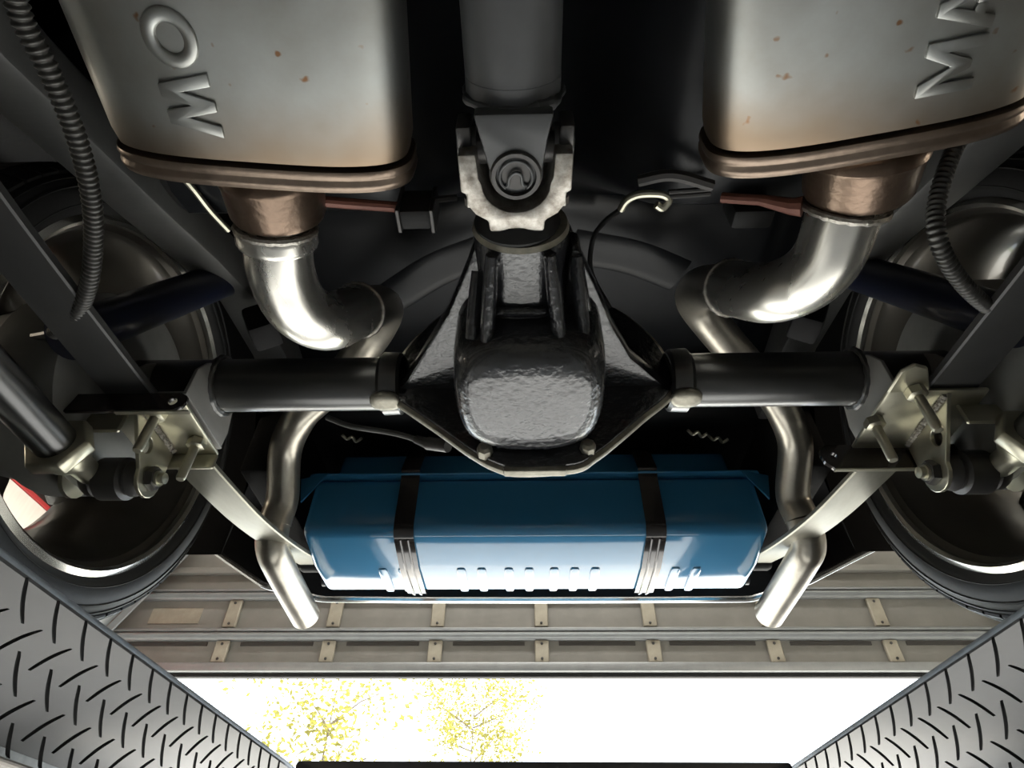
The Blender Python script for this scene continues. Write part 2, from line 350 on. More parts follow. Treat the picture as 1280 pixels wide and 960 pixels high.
# ================================================================== THE LIFT
lift = empty('car_lift', (0.02, .6, FLOOR)); tag(lift, 'grey four-post car lift with tread-plate runways under the wheels', 'car lift')
def crescent(s_, n=9, half=.0235, w_=.0019):
    """outline of one pressed mark in (u, y), slanted one way or the other, with a slight curve"""
    top, bot = [], []
    for k in range(n+1):
        a = -half+2*half*k/n; c = 5.5*a*a-.0009; ww = w_*math.sqrt(max(.02, 1-(a/half)**2))
        for L, b in ((top, c+ww), (bot, c-ww)): L.append(((a-s_*b)*.7071, (s_*a+b)*.7071))
    return top+bot[::-1]
from mathutils.geometry import delaunay_2d_cdt
def runway(s, x_in, label):
    tilt = R(77); W = .50; top = .268; U = .132
    dirx, dirz = math.cos(tilt)*s, -math.sin(tilt)
    core = MB().box2(x_in+s*.010, x_in+s*W, -2.6, 1.9, top-.008, top)
    rw = core.build('runway', M['lift'], lift, label=label)
    MB().box2(x_in+s*(W-.008), x_in+s*W, -2.6, 1.9, top-.135, top-.0085).build('outer_skirt', M['plate'], rw)
    nrm = Vector((math.sin(tilt)*s, 0, math.cos(tilt)))         # into the plate
    r = .010
    def face(u, y, d=0): return Vector((x_in+dirx*u, y, top-r+dirz*u))+nrm*d
    y0, y1 = -.10, 1.42
    pts = [Vector((0, y0)), Vector((0, y1)), Vector((U, y1)), Vector((U, y0))]; faces = [[0, 1, 2, 3]]
    marks = []
    for c in range(5):
        uc = .0185+.0262*c; sl = 1 if c % 2 == 0 else -1
        yc = (.613 if sl > 0 else .5865)-14*.0532
        while yc < y1-.02:
            if yc > y0+.02: marks.append((uc, yc, sl))
            yc += .0532
    for uc, yc, sl in marks:
        o_ = [Vector((min(U-.001, max(.001, uc+a)), yc+b)) for a, b in crescent(sl)]
        faces.append([len(pts)+i for i in range(len(o_))]); pts += o_
    ov, oe, of, _, _, orf = delaunay_2d_cdt(pts, [], faces, 0, 1e-6)
    mb = MB(); mb.add([face(p.x, p.y) for p in ov], [list(q) for q, g in zip(of, orf) if list(g) == [0]])
    N = 7; bend = []                                            # rounded bend into the deck
    for k in range(N+1):
        a = (math.pi/2-(math.pi/2-tilt)*0)*k/N
        bend.append((x_in+s*r*(1-math.cos(a)), top-r+r*math.sin(a)))
    mb.add([(x, y, z) for x, z in bend for y in (y0, y1)], [[2*k, 2*k+1, 2*k+3, 2*k+2] for k in range(N)])
    mb.build('tread_skirt', M['plate'], rw, smooth=40, label='grey tread plate skirt with slanted dark marks')
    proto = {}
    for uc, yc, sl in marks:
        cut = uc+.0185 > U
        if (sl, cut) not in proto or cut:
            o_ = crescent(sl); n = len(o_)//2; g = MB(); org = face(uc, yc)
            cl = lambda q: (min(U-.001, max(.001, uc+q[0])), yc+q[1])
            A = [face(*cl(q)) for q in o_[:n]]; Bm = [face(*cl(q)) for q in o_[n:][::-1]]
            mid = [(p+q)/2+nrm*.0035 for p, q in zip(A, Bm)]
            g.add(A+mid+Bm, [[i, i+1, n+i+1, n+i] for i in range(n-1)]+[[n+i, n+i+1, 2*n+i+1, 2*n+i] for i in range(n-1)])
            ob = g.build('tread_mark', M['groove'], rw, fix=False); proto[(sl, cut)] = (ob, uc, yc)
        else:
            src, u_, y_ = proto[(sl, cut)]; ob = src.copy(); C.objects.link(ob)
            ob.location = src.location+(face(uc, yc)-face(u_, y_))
    for ya, yb in ((1.42, 1.9), (-2.6, -.10)):
        MB().add([face(0, ya), face(U, ya), face(U, yb), face(0, yb)]+[face(0, ya, .005), face(U, ya, .005), face(U, yb, .005), face(0, yb, .005)], [[0, 1, 2, 3], [4, 7, 6, 5], [0, 3, 7, 4], [1, 5, 6, 2]]).build('skirt_end', M['plate'], rw)
    e = face(U, 0)
    MB().box2(e.x-s*.004, e.x+s*.05, -2.6, 1.9, e.z-.006, e.z).build('bottom_flange', M['lift_rust'], rw, bevel=.002, seg=1)
runway(-1, -.487, 'left runway of the lift, carrying the left rear wheel')
runway(1, .522, 'right runway of the lift, carrying the right rear wheel')
MB().box2(-1.555, 1.595, 1.265, 1.40, .02, .12).box2(-.43, .47, 1.265, 1.40, .1201, .243).build('cross_beam', M['lift'], lift, bevel=.006, label='dark steel cross beam at the rear of the lift')
for x in (-1.63, 1.67):
    MB().box2(x-.08, x+.08, 1.24, 1.42, FLOOR, Z(2.3)).build('post', M['lift'], lift, bevel=.01)

# ================================================================== THE CAR
car = empty('car', (.012, .65, .27)); CX = .012
tag(car, 'raised car seen from below, with blue fuel tank, black axle and twin mufflers', 'car')

# --- body underside
mb = MB(); nx, ny = 60, 90; v = []; f = []
def sst(t): t = min(1, max(0, t)); return t*t*(3-2*t)
for j in range(ny+1):
    y = -1.9+3.34*j/ny
    for i in range(nx+1):
        x = CX-.60+1.2*i/nx; ax = abs(x-CX)
        tun = .17*sst(1-ax/.185)
        h = .665+tun+(.98-.665-tun)*sst((y-.375)/.20)
        if y > 1.0: h -= .08*sst((y-1.0)/.1)
        h += (1.0-h)*sst((ax-.455)/.035)*sst((y+.05)/.14)*(1-sst((y-1.0)/.05))
        v.append((x, y, h))
for j in range(ny):
    for i in range(nx): f.append([j*(nx+1)+i, j*(nx+1)+i+1, (j+1)*(nx+1)+i+1, (j+1)*(nx+1)+i])
mb.add(v, f); mb.add([(a, b, c+.012) for a, b, c in v], [q[::-1] for q in f])
MB().box2(CX-.935, CX+.935, -1.9, 1.44, 1.085, 1.10).build('body_floor', M['undercoat'], car)
fp = mb.build('floor_pan', M['body_black'], car, fix=False, label='black painted floor pan with centre tunnel')
for s in (-1, 1):
    pts = catmull([P(a, b, h=.90) for a, b in ((490, 372), (545, 338), (602, 316))] if s < 0 else [P(a, b, h=.90) for a, b in ((715, 308), (790, 322), (850, 345))], 6)
    MB().tube(pts, .036, 12, flat=.12).build('pressed_rib', M['body_black'], fp)
    xo = CX+s*.30
    MB().tube([(xo, -.6, .662), (xo, .32, .662)], .012, 8, flat=.5).build('pressed_rib', M['body_black'], fp)
# wheel houses and outer panels
for s, wd in ((-1, 'left'), (1, 'right')):
    mb = MB(); x0, x1 = CX+s*.605, CX+s*.93; n = 24; secs = []
    v = []; f = []
    for k in range(n+1):
        a = math.pi*(-.06+1.12*k/n); y = .65-.415*math.cos(a); h = .62+.40*math.sin(a)
        v += [(x0, y, h), (x1, y, h), (x0, y, 1.08)]
    for k in range(n): f += [[3*k, 3*k+1, 3*k+4, 3*k+3], [3*k, 3*k+3, 3*k+5, 3*k+2]]
    v2 = [(CX+s*.60, -1.9, .64), (CX+s*.93, -1.9, .64), (CX+s*.93, .24, .60), (CX+s*.60, .24, .60), (CX+s*.60, 1.06, .60+.07), (CX+s*.93, 1.06, .67)]
    mb.add(v, f)
    mb.add([(CX+s*.60, -1.9, .66), (CX+s*.93, -1.9, .66), (CX+s*.93, .26, .62), (CX+s*.60, .26, .62)], [[0, 1, 2, 3]])
    mb.build('wheel_house', M['undercoat'], car, fix=False, label='black %s wheel arch' % wd)
    # quarter panel skin with the wheel opening
    poly = [(-1.9, .60), (.26, .58)]
    for k in range(17):
        a = math.pi*k/16; poly.append((.65-.375*math.cos(a), .60+.365*math.sin(a)))
    poly += [(1.05, .62), (1.30, .74), (1.36, 1.15), (-1.9, 1.15)]
    MB().prism(poly, YZ, CX+s*.925, CX+s*.935).build('quarter_panel', M['body_black'], car, label='%s rear quarter panel' % wd)
# trunk drop-offs and valance
edge = [(-.925, 1.36, .80), (-.86, 1.394, .767), (-.755, 1.394, .703), (-.648, 1.394, .64), (-.52, 1.455, .632), (-.30, 1.462, .632), (0, 1.465, .632), (.30, 1.465, .632), (.55, 1.462, .632), (.667, 1.385, .64), (.78, 1.372, .689), (.896, 1.36, .738), (.955, 1.34, .78)]
mb = MB(); v = []; f = []
for x, y, h in edge: v += [(x, y, h), (x, y+.012, h), (x*1.02, y+.10, h+.45), (x*1.02, y+.09, h+.45)]
for k in range(len(edge)-1):
    a = 4*k; b = a+4; f += [[a, a+1, b+1, b], [a+1, a+2, b+2, b+1], [a+3, a, b, b+3]]
va = mb.add(v, f).build('rear_valance', M['undercoat'], car, label='black inside of the rear valance')
MB().tube(resample([Vector((x, y+.004, h-.003)) for x, y, h in edge], .02), .0075, 8).build('lower_edge', M['valance'], va, label='bright lower edge of the rear valance')
for s in (-1, 1):
    mb = MB().prism([(1.06, .80), (1.33, .83), (1.42, .83), (1.46, .95), (1.06, .95)], YZ, CX+s*.605, CX+s*.86)
    mb.build('trunk_drop_off', M['undercoat'], car, bevel=.02)
    MB().box2(CX+s*.535, CX+s*.60, 1.0, 1.44, .70, .93).build('rear_frame_rail', M['undercoat'], car, bevel=.006)

# --- frame rails rising over the axle
for s, wd in ((-1, 'left'), (1, 'right')):
    ys = [(-1.9, .575), (-.4, .575), (.0, .575), (.12, .585), (.196, .615), (.292, .663), (.429, .731), (.56, .80), (.693, .86), (.85, .88), (1.05, .86)]
    poly = [(a, b) for a, b in ys]+[(a, b+.075) for a, b in ys[::-1]]
    fr = MB().prism(poly, YZ, CX+s*.505, CX+s*.575).build('frame_rail', M['frame_black'], car, bevel=.006, bang=40, label='dark grey %s frame rail rising over the axle' % wd)
    MB().box((CX+s*.48, .70, .80), (.05, .055, .07), Matrix.Rotation(R(28*s), 3, 'Y')).build('bump_stop', M['undercoat'], fr, bevel=.008)
MB().tube(catmull([P(205, 195, h=.655), P(240, 234, h=.66), P(262, 262, h=.665), P(286, 288, h=.67)], 6), .0042, 8).build('fuel_line', M['zinc'], car, label='thin bright fuel line behind the left muffler')

# --- driveshaft, universal joint, pinion yoke
DXc = -.0085
ds = MB().tube([(DXc, -1.8, .60), (DXc, .204, .563)], .0425, 48).build('driveshaft', M['shaft'], car, label='dark grey driveshaft tube above the camera')
mb = MB(); ringp = []
for k in range(65):
    a = 2*math.pi*k/64; rr = .0425+.0006*math.sin(9*a+1)
    ringp.append((DXc+rr*math.cos(a), .216, .563+rr*math.sin(a)))
mb.tube(ringp, [.0042+.0007*math.sin(k*1.1)+(.0022 if 52 < k < 58 else 0) for k in range(65)], 10, caps=False)
mb.lathe([(0, .0), (0, .0428), (.016, .0428), (.018, 0)], (DXc, .199, .563), (0, 1, 0), 40)
mb.build('weld_ring', M['shaft'], ds, label='beaded weld ring at the end of the shaft')
for z0, z1 in ((.508, .526), (.598, .616)):
    poly = [(DXc-.034, .213), (DXc+.035, .213), (DXc+.030, .235)]
    for k in range(17):
        a = R(10)-R(200)*k/16; poly.append((DXc+.0015+.0245*math.cos(a), .268-.0245*math.sin(a)))
    poly.append((DXc-.029, .235))
    MB().prism(poly, XY, z0, z1).build('yoke_ear', M['shaft'], ds, bevel=.0035)
cap = MB().lathe([(-.02, .001), (-.02, .0235), (0, .0235), (.003, .022), (.003, .0185), (-.002, .0175), (-.002, .014), (.0, .013), (.0, 0)], (DXc+.0015, .268, .507), (0, 0, -1), 40).build('bearing_cap', M['dark_steel'], ds, label='round bearing cap with a bent clip')
cl = catmull([(DXc-.010, .279, .5065), (DXc-.006, .276, .505), (DXc-.0045, .268, .504), (DXc+.001, .2635, .504), (DXc+.006, .266, .504), (DXc+.0075, .275, .505), (DXc+.0125, .2775, .5065)], 5)
MB().tube(cl, .0016, 8).tube(catmull([(DXc+.0015+.0148*math.cos(a), .268+.0148*math.sin(a), .5055) for a in [R(130)+R(280)*k/14 for k in range(15)]], 2), .0014, 8).build('snap_clip', M['shaft'], ds)
MB().lathe([(-.052, 0), (-.052, .0145), (.052, .0145), (.052, 0)], (DXc+.0015, .268, .563), (1, 0, 0), 24).lathe([(-.05, 0), (-.05, .013), (.05, .013), (.05, 0)], (DXc+.0015, .268, .563), (0, 0, 1), 24).build('joint_cross', M['dark_steel'], ds)
# pinion yoke: U-shaped fork, opening forwards
uc = (DXc+.001, .284); ri = .0375
hs = [(.0535, .258), (.0535, .296), (.0485, .298), (.0485, .309), (.041, .320), (.0285, .328), (.0275, .340)]   # right half of the fork outline
poly = [(uc[0]+a_, b_) for a_, b_ in hs]+[(uc[0]-a_, b_) for a_, b_ in hs[::-1]]
poly += [(uc[0]-.0365, .258), (uc[0]-.035, .282)]
for k in range(13):
    a = math.pi-math.pi*k/12; poly.append((uc[0]+.0325*math.cos(a), .288+.030*math.sin(a)))
poly += [(uc[0]+.035, .282), (uc[0]+.0365, .258)]
yk = MB().prism(poly, XY, .528, .595).build('pinion_yoke', M['steel'], car, bevel=.003, bang=45, label='bare steel U-shaped pinion yoke')
for s in (-1, 1):
    MB().lathe([(-.009, 0), (-.009, .0165), (.009, .0165), (.011, 0)], (uc[0]+s*.046, .262, .563), (s, 0, 0), 24).build('bearing_cup', M['dark_steel'], yk)
    MB().box2(uc[0]+s*.041, uc[0]+s*.055, .240, .261, .545, .58).build('strap_clamp', M['dark_steel'], yk, bevel=.003)
    MB().lathe([(0, 0), (0, .0065), (.008, .0065), (.009, .004), (.009, 0)], (uc[0]+s*.046, .312, .548), (0, 1, 0), 6).build('bolt', M['steel'], yk)
MB().lathe([(0, .012), (0, .036), (.012, .046), (.02, .042), (.02, .012)], (uc[0], .336, .563), (0, 1, 0), 36).build('seal_shield', M['rubber'], yk)

# --- differential and axle housing
AY, AH = .645, .605
def nose_sec(y, hw, hb, ht, n=28, e=.7):
    out = []
    for k in range(n):
        a = 2*math.pi*k/n; c, s_ = math.cos(a), math.sin(a)
        out.append((-.004+hw*math.copysign(abs(c)**e, c), y, (hb+ht)/2+(ht-hb)/2*math.copysign(abs(s_)**e, s_)))
    return out
df = MB().loft([nose_sec(.355, .048, .522, .618, e=1), nose_sec(.358, .052, .517, .621, e=1), nose_sec(.375, .052, .517, .623, e=.9), nose_sec(.40, .050, .518, .625, e=.75), nose_sec(.45, .052, .513, .64), nose_sec(.50, .062, .50, .66), nose_sec(.60, .09, .49, .70)]).build('differential', M['cast_black'], car, label='black cast differential carrier with ribbed nose')
MB().lathe([(-.003, .036), (-.003, .0505), (.003, .0528), (.003, .034)], (-.004, .356, .569), (0, 1, 0), 40).build('nose_rim', M['edge_pale'], df)
MB().lathe([(0, .0), (0, .043), (.003, .043), (.003, 0)], (-.004, .352, .569), (0, 1, 0), 32).build('pinion_seal', M['rubber'], df)
wing = [(-.050, .372), (-.068, .42), (-.098, .49), (-.140, .562), (-.168, .61), (-.192, .638), (.206, .638), (.182, .614), (.142, .572), (.112, .515), (.085, .45), (.060, .395), (.050, .372)]
MB().prism(wing, XY, .578, .604).build('side_web', M['cast_black'], df, bevel=.006, bang=40)
# the rounded pumpkin underneath
mb = MB(); secs = []
def psec(h, hw, y0, y1, e=.55, n=44):
    out = []
    for k in range(n):
        a = 2*math.pi*k/n; c, s_ = math.cos(a), math.sin(a)
        out.append((.004+hw*math.copysign(abs(c)**e, c), (y0+y1)/2+(y1-y0)/2*math.copysign(abs(s_)**e, s_), h))
    return out
secs = [psec(.4525, .04, .482, .575, .9), psec(.4535, .060, .466, .597, .7), psec(.458, .074, .457, .608, .7), psec(.467, .084, .450, .618, .68), psec(.485, .090, .445, .627, .65), psec(.52, .093, .443, .634, .65), psec(.60, .093, .445, .638, .65)]
# tilt the underside: deeper towards the rear
secs = [[(x, y, h-(.05*(y-.535))*max(0, (.60-h)/.15)) for x, y, h in q] for q in secs]
pk = mb.loft(secs).build('pumpkin_bulge', M['cast_black'], df, bevel=0, smooth=60)
for x0, x1, y0, y1, d in ((-.034, -.046, .364, .478, .011), (.026, .041, .364, .482, .011), (.056, .068, .382, .485, .026), (-.052, -.060, .40, .46, .02)):
    p0 = Vector((x0, y0, .523 if d < .02 else .545)); p1 = Vector((x1, y1, .487 if d < .02 else .50))
    MB().tube([p0, p0.lerp(p1, .33), p0.lerp(p1, .66), p1], [.007, .0085, .0085, .008], 12, flat=1.4).build('rib', M['cast_black'], df)
MB().prism([(.050, .374), (.060, .376), (.080, .47), (.060, .49), (.044, .46)], XY, .545, .585).build('side_pocket', M['cast_black'], df, bevel=.006)
MB().box((-.005, .432, .512), (.058, .012, .010), Matrix.Rotation(R(20), 3, 'X')).build('rib_step', M['cast_black'], df, bevel=.004)
MB().lathe([(0, 0), (0, .0045), (.003, .0035), (.003, 0)], P(646, 476, h=.462), (0, 0, -1), 14).build('plug', M['axle_black'], df)
MB().box2(-.055, .015, .4685, .474, .505, .53).build('cast_step', M['cast_black'], df, bevel=.002)
# flange where carrier meets the housing
fl = [(-.192, .553), (-.127, .500), (-.085, .464), (-.071, .453), (-.045, .436), (-.012, .426), (.062, .431), (.090, .448), (.116, .470), (.162, .514), (.210, .562), (.214, .62), (.19, .69), (.13, .76), (.01, .79), (-.11, .76), (-.17, .69), (-.20, .62)]
fl = [(v_.x, v_.y) for v_ in catmull([(x, h+.009, 0) for x, h in fl], 4)]
fo = MB().prism(fl, XZ, .632, .643).build('carrier_flange', [M['edge_pale']], car, bevel=.003, bang=25, label='pale edge of the differential flange')
flc = [(.005+(x-.005)*.965, .605+(h-.605)*.965) for x, h in fl]
MB().prism(flc, XZ, .6265, .6325).build('flange_face', M['cast_black'], fo, bevel=.002)
MB().prism([(.005+(x-.005)*.80, .605+(h-.605)*.68) for x, h in fl], XZ, .6435, .70).build('banjo_housing', M['axle_black'], fo, bevel=.01)
for px, py in ((606, 572), (735, 568)):
    p = P(px, py, Y=.628)
    MB().lathe([(0, 0), (0, .011), (.012, .010), (.016, .006), (.016, 0)], p+Vector((0, .002, .008)), (0, -1, 0), 8).build('flange_nut', M['edge_pale'], fo)
MB().box2(-.030, .050, .627, .6405, .4345, .444).build('casting_pad', M['edge_pale'], fo, bevel=.003)
for s, wd in ((-1, 'left'), (1, 'right')):
    x0, x1 = CX+s*.205, CX+s*.60
    t = MB().tube([(x0, AY, AH), (x1, AY, AH)], .0395, 48).build('axle_tube', M['axle_black'], car, label='satin black axle tube on the %s' % wd)
    MB().lathe([(0, .041), (.004, .046), (.028, .047), (.034, .0405)], (CX+s*.192, AY, AH), (s, 0, 0), 40).build('tube_collar', M['axle_black'], t)
    MB().supere((CX+s*.212, AY-.012, AH-.045), (.022, .018, .008), .8, .8, 10, 16).build('collar_lug', M['edge_pale'], t)
    ring = [(CX+s*.462, AY+.0415*math.cos(a), AH+.0415*math.sin(a)) for a in [2*math.pi*k/48 for k in range(49)]]
    MB().tube(ring, [.005+.0008*math.sin(k*2.1) for k in range(49)], 8, caps=False).build('weld_ring', M['axle_black'], t)
    # spring perch
    pp = [(.578, .532), (.700, .532), (.702, .560), (.690, .60), (.66, .63), (.62, .63), (.592, .60), (.578, .575)]
    MB().prism(pp, YZ, CX+s*.462, CX+s*.468).box2(CX+s*.462, CX+s*.555, .578, .702, .529, .5345).prism(pp, YZ, CX+s*.55, CX+s*.556).build('spring_perch', M['grey_perch'], t, bevel=.004, bang=40)

# --- leaf springs, spring plates, traction bars
for s, wd in ((-1, 'left'), (1, 'right')):
    xc = CX+s*.541
    path = catmull([(xc, -.65, .62), (xc, -.2, .545), (xc, .2, .522), (xc-s*.004, .50, .528), (xc-s*.014, .66, .530), (xc-s*.024, .80, .536), (xc-s*.026, .95, .556), (xc-s*.026, 1.12, .595), (xc-s*.026, 1.30, .648)], 6)
    k = next(i for i, p in enumerate(path) if p.y > .60)
    ls = MB().strip(path[:k+1], .064, .012).build('leaf_spring', M['spring_shaded'], car, bevel=.002, seg=1, bang=50, label='%s leaf spring, shade-darkened ahead of the axle' % wd)
    MB().strip(path[k:], .062, .010).build('rear_leaf', M['spring'], ls, bevel=.002, seg=1, bang=50, label='grey rear half of the %s leaf spring' % wd)
    e = path[-1]
    MB().lathe([(-.045, 0), (-.045, .020), (-.038, .024), (.038, .024), (.045, .020), (.045, 0)], e+Vector((-s*.01, .02, .012)), (1, 0, 0), 24).build('shackle_bushing', M['rubber'], ls)
    MB().lathe([(-.05, 0), (-.05, .014), (.05, .014), (.05, 0)], e+Vector((-s*.075, .035, -.022)), (1, 0, 0), 20).lathe([(-.055, 0), (-.055, .018), (-.047, .018), (-.047, 0)], e+Vector((-s*.075, .035, -.022)), (1, 0, 0), 20).lathe([(.047, 0), (.047, .018), (.055, .018), (.055, 0)], e+Vector((-s*.075, .035, -.022)), (1, 0, 0), 20).build('shackle_pin', M['dark_steel'], ls)
    # zinc channel plate under the spring; the same part is fitted turned round on the right
    xa, xb = CX+s*(.448 if s > 0 else .461), CX+s*.575
    yf, yr = .574, .700
    ht = .522
    plate = MB().box2(xa, xb, yf, yr, ht-.006, ht)
    sp = plate.build('spring_plate', M['zinc'], car, bevel=.003, label='yellow zinc spring plate under the %s spring' % wd)
    if s < 0:
        fx = [(CX-.446, .492), (CX-.62, .492), (CX-.62, .522), (CX-.446, .522), (CX-.436, .516), (CX-.434, .507), (CX-.437, .497)]; fx = [(x-.015, z_) for x, z_ in fx]
        MB().plate_hole(fx, (CX-.467, .507), .0055, XZ, yf-.006, yf).build('long_flange', M['strap'], sp, bevel=.0015, seg=1, label='dark flange with a round hole')  # zinc flange coloured black for its dark reflection; pale strip is the lit edge
        MB().strip([(CX-.536, yf-.003, .4905), (CX-.44, yf-.003, .4905)], .006, .002, side=(0, 1, 0)).build('flange_edge', M['zinc'], sp)
        lp = [(CX-.449, .5165), (CX-.446, .508), (CX-.447, .4935), (CX-.452, .4935), (CX-.452, .511), (CX-.53, .511), (CX-.53, .5165)]
        MB().box2(CX-.460, CX-.545, yr-.006, yr, .492, .5165).build('rear_flange', M['zinc'], sp, bevel=.003)
        studs = [(-.491, .598), (-.464, .662)]
    else:
        fx = [(CX+.412, .482), (CX+.62, .482), (CX+.62, .522), (CX+.412, .522), (CX+.402, .513), (CX+.40, .503), (CX+.403, .492)]
        MB().plate_hole(fx, (CX+.417, .503), .0055, XZ, yr-.006, yr).build('long_flange', M['strap'], sp, bevel=.0015, seg=1, label='dark flange with a round hole')  # black colour again stands in for the flange's unlit face
        MB().strip([(CX+.412, yr-.003, .481), (CX+.60, yr-.003, .481)], .006, .002, side=(0, 1, 0)).build('flange_edge', M['zinc'], sp)
        cp = [(CX+.448, .545), (CX+.448, .60), (CX+.50, .60), (CX+.60, .575), (CX+.60, .57), (CX+.50, .565), (CX+.476, .53), (CX+.458, .532)]
        MB().prism([(CX+.448, .54), (CX+.460, .528), (CX+.478, .534), (CX+.50, .574), (CX+.448, .58)], XY, ht-.006, ht).build('corner_tab', M['zinc'], sp, bevel=.002, seg=1)
        studs = [(.490, .572), (.463, .632)]
    for sx, sy in studs:
        b = MB().lathe([(0, 0), (0, .0062), (.062, .0062), (.065, .005), (.065, 0)], (sx, sy, .515), (0, 0, -1), 20).build('stud', M['zinc'], sp)
        MB().lathe([(0, 0), (0, .0125), (.011, .0125), (.013, .009), (.013, 0)], (sx, sy, .5155), (0, 0, -1), 6).build('nut', M['zinc'], sp)
    # hanging gusset with a hole
    gx = CX+s*.525
    g = [(.578, .516), (.690, .516)]
    for k in range(10):
        a = R(15)-R(190)*k/9; g.append((.668+.026*math.cos(a), .456+.026*math.sin(a)))
    MB().plate_hole(g, (.634, .487), .0115, YZ, gx-.003, gx+.003).build('gusset', M['zinc'], sp, bevel=.001, seg=1)
    MB().prism(g, YZ, gx+s*.098, gx+s*.104).build('gusset', M['zinc'], sp)
    bead = [(gx-s*.004, .582+.106*k/40, .515) for k in range(41)]
    MB().tube(bead, [.0036+.0014*(k % 2) for k in range(41)], 8).build('weld_bead', M['weld'], sp)
    MB().box2(gx+s*.02, gx+s*.095, .60, .606, .485, .516).build('cross_tab', M['zinc'], sp, bevel=.002, seg=1)
    # traction bar
    bx, bh = CX+s*.592, .447
    tb = MB().tube([(bx, -1.2, .46), (bx, .575, bh)], .0245, 32).build('traction_bar', M['axle_black'], car, label='round satin black traction bar on the %s' % wd)
    MB().lathe([(0, 0), (0, .038), (.004, .041), (.018, .041), (.022, .037), (.022, 0)], (bx, .573, bh), (0, 1, .02), 6).build('jam_nut', M['zinc'], tb, bevel=.001, seg=1, label='pale zinc hexagonal jam nut')
    MB().lathe([(0, 0), (0, .030), (.014, .026), (.03, .016), (.065, .015), (.065, 0)], (bx, .594, bh), (0, 1, .1), 24).build('threaded_shank', M['zinc'], tb)
    rx = gx+s*.043; rp = (rx, .668, .456)
    MB().lathe([(-.040, 0), (-.040, .019), (-.034, .023), (-.024, .0245), (-.021, .022), (-.018, .0225), (-.016, .029), (.016, .029), (.018, .0225), (.021, .022), (.024, .0245), (.034, .023), (.040, .019), (.040, 0)], rp, (1, 0, 0), 36).build('rod_end', M['dark_steel'], tb, label='black rod end with bushings')
    MB().lathe([(.0, 0), (.0, .013), (.009, .013), (.009, .0105), (.013, .0105), (.013, .0075), (.020, .0075), (.021, 0)], (gx-s*.004, .668, .456), (-s, 0, 0), 24).build('pivot_bolt', M['zinc'], tb)
    MB().lathe([(0, 0), (0, .0165), (.004, .017), (.010, .0155), (.010, 0)], (gx-s*.0035, .668, .456), (-s, 0, 0), 6).build('pivot_nut', M['dark_steel'], tb)
    # shock absorber leaning to the frame
    MB().tube([(CX+s*.580, .49, .545), (CX+s*.545, .66, .90)], .030, 28).build('shock_absorber', M['navy'], car, label='dark navy %s shock absorber' % wd)

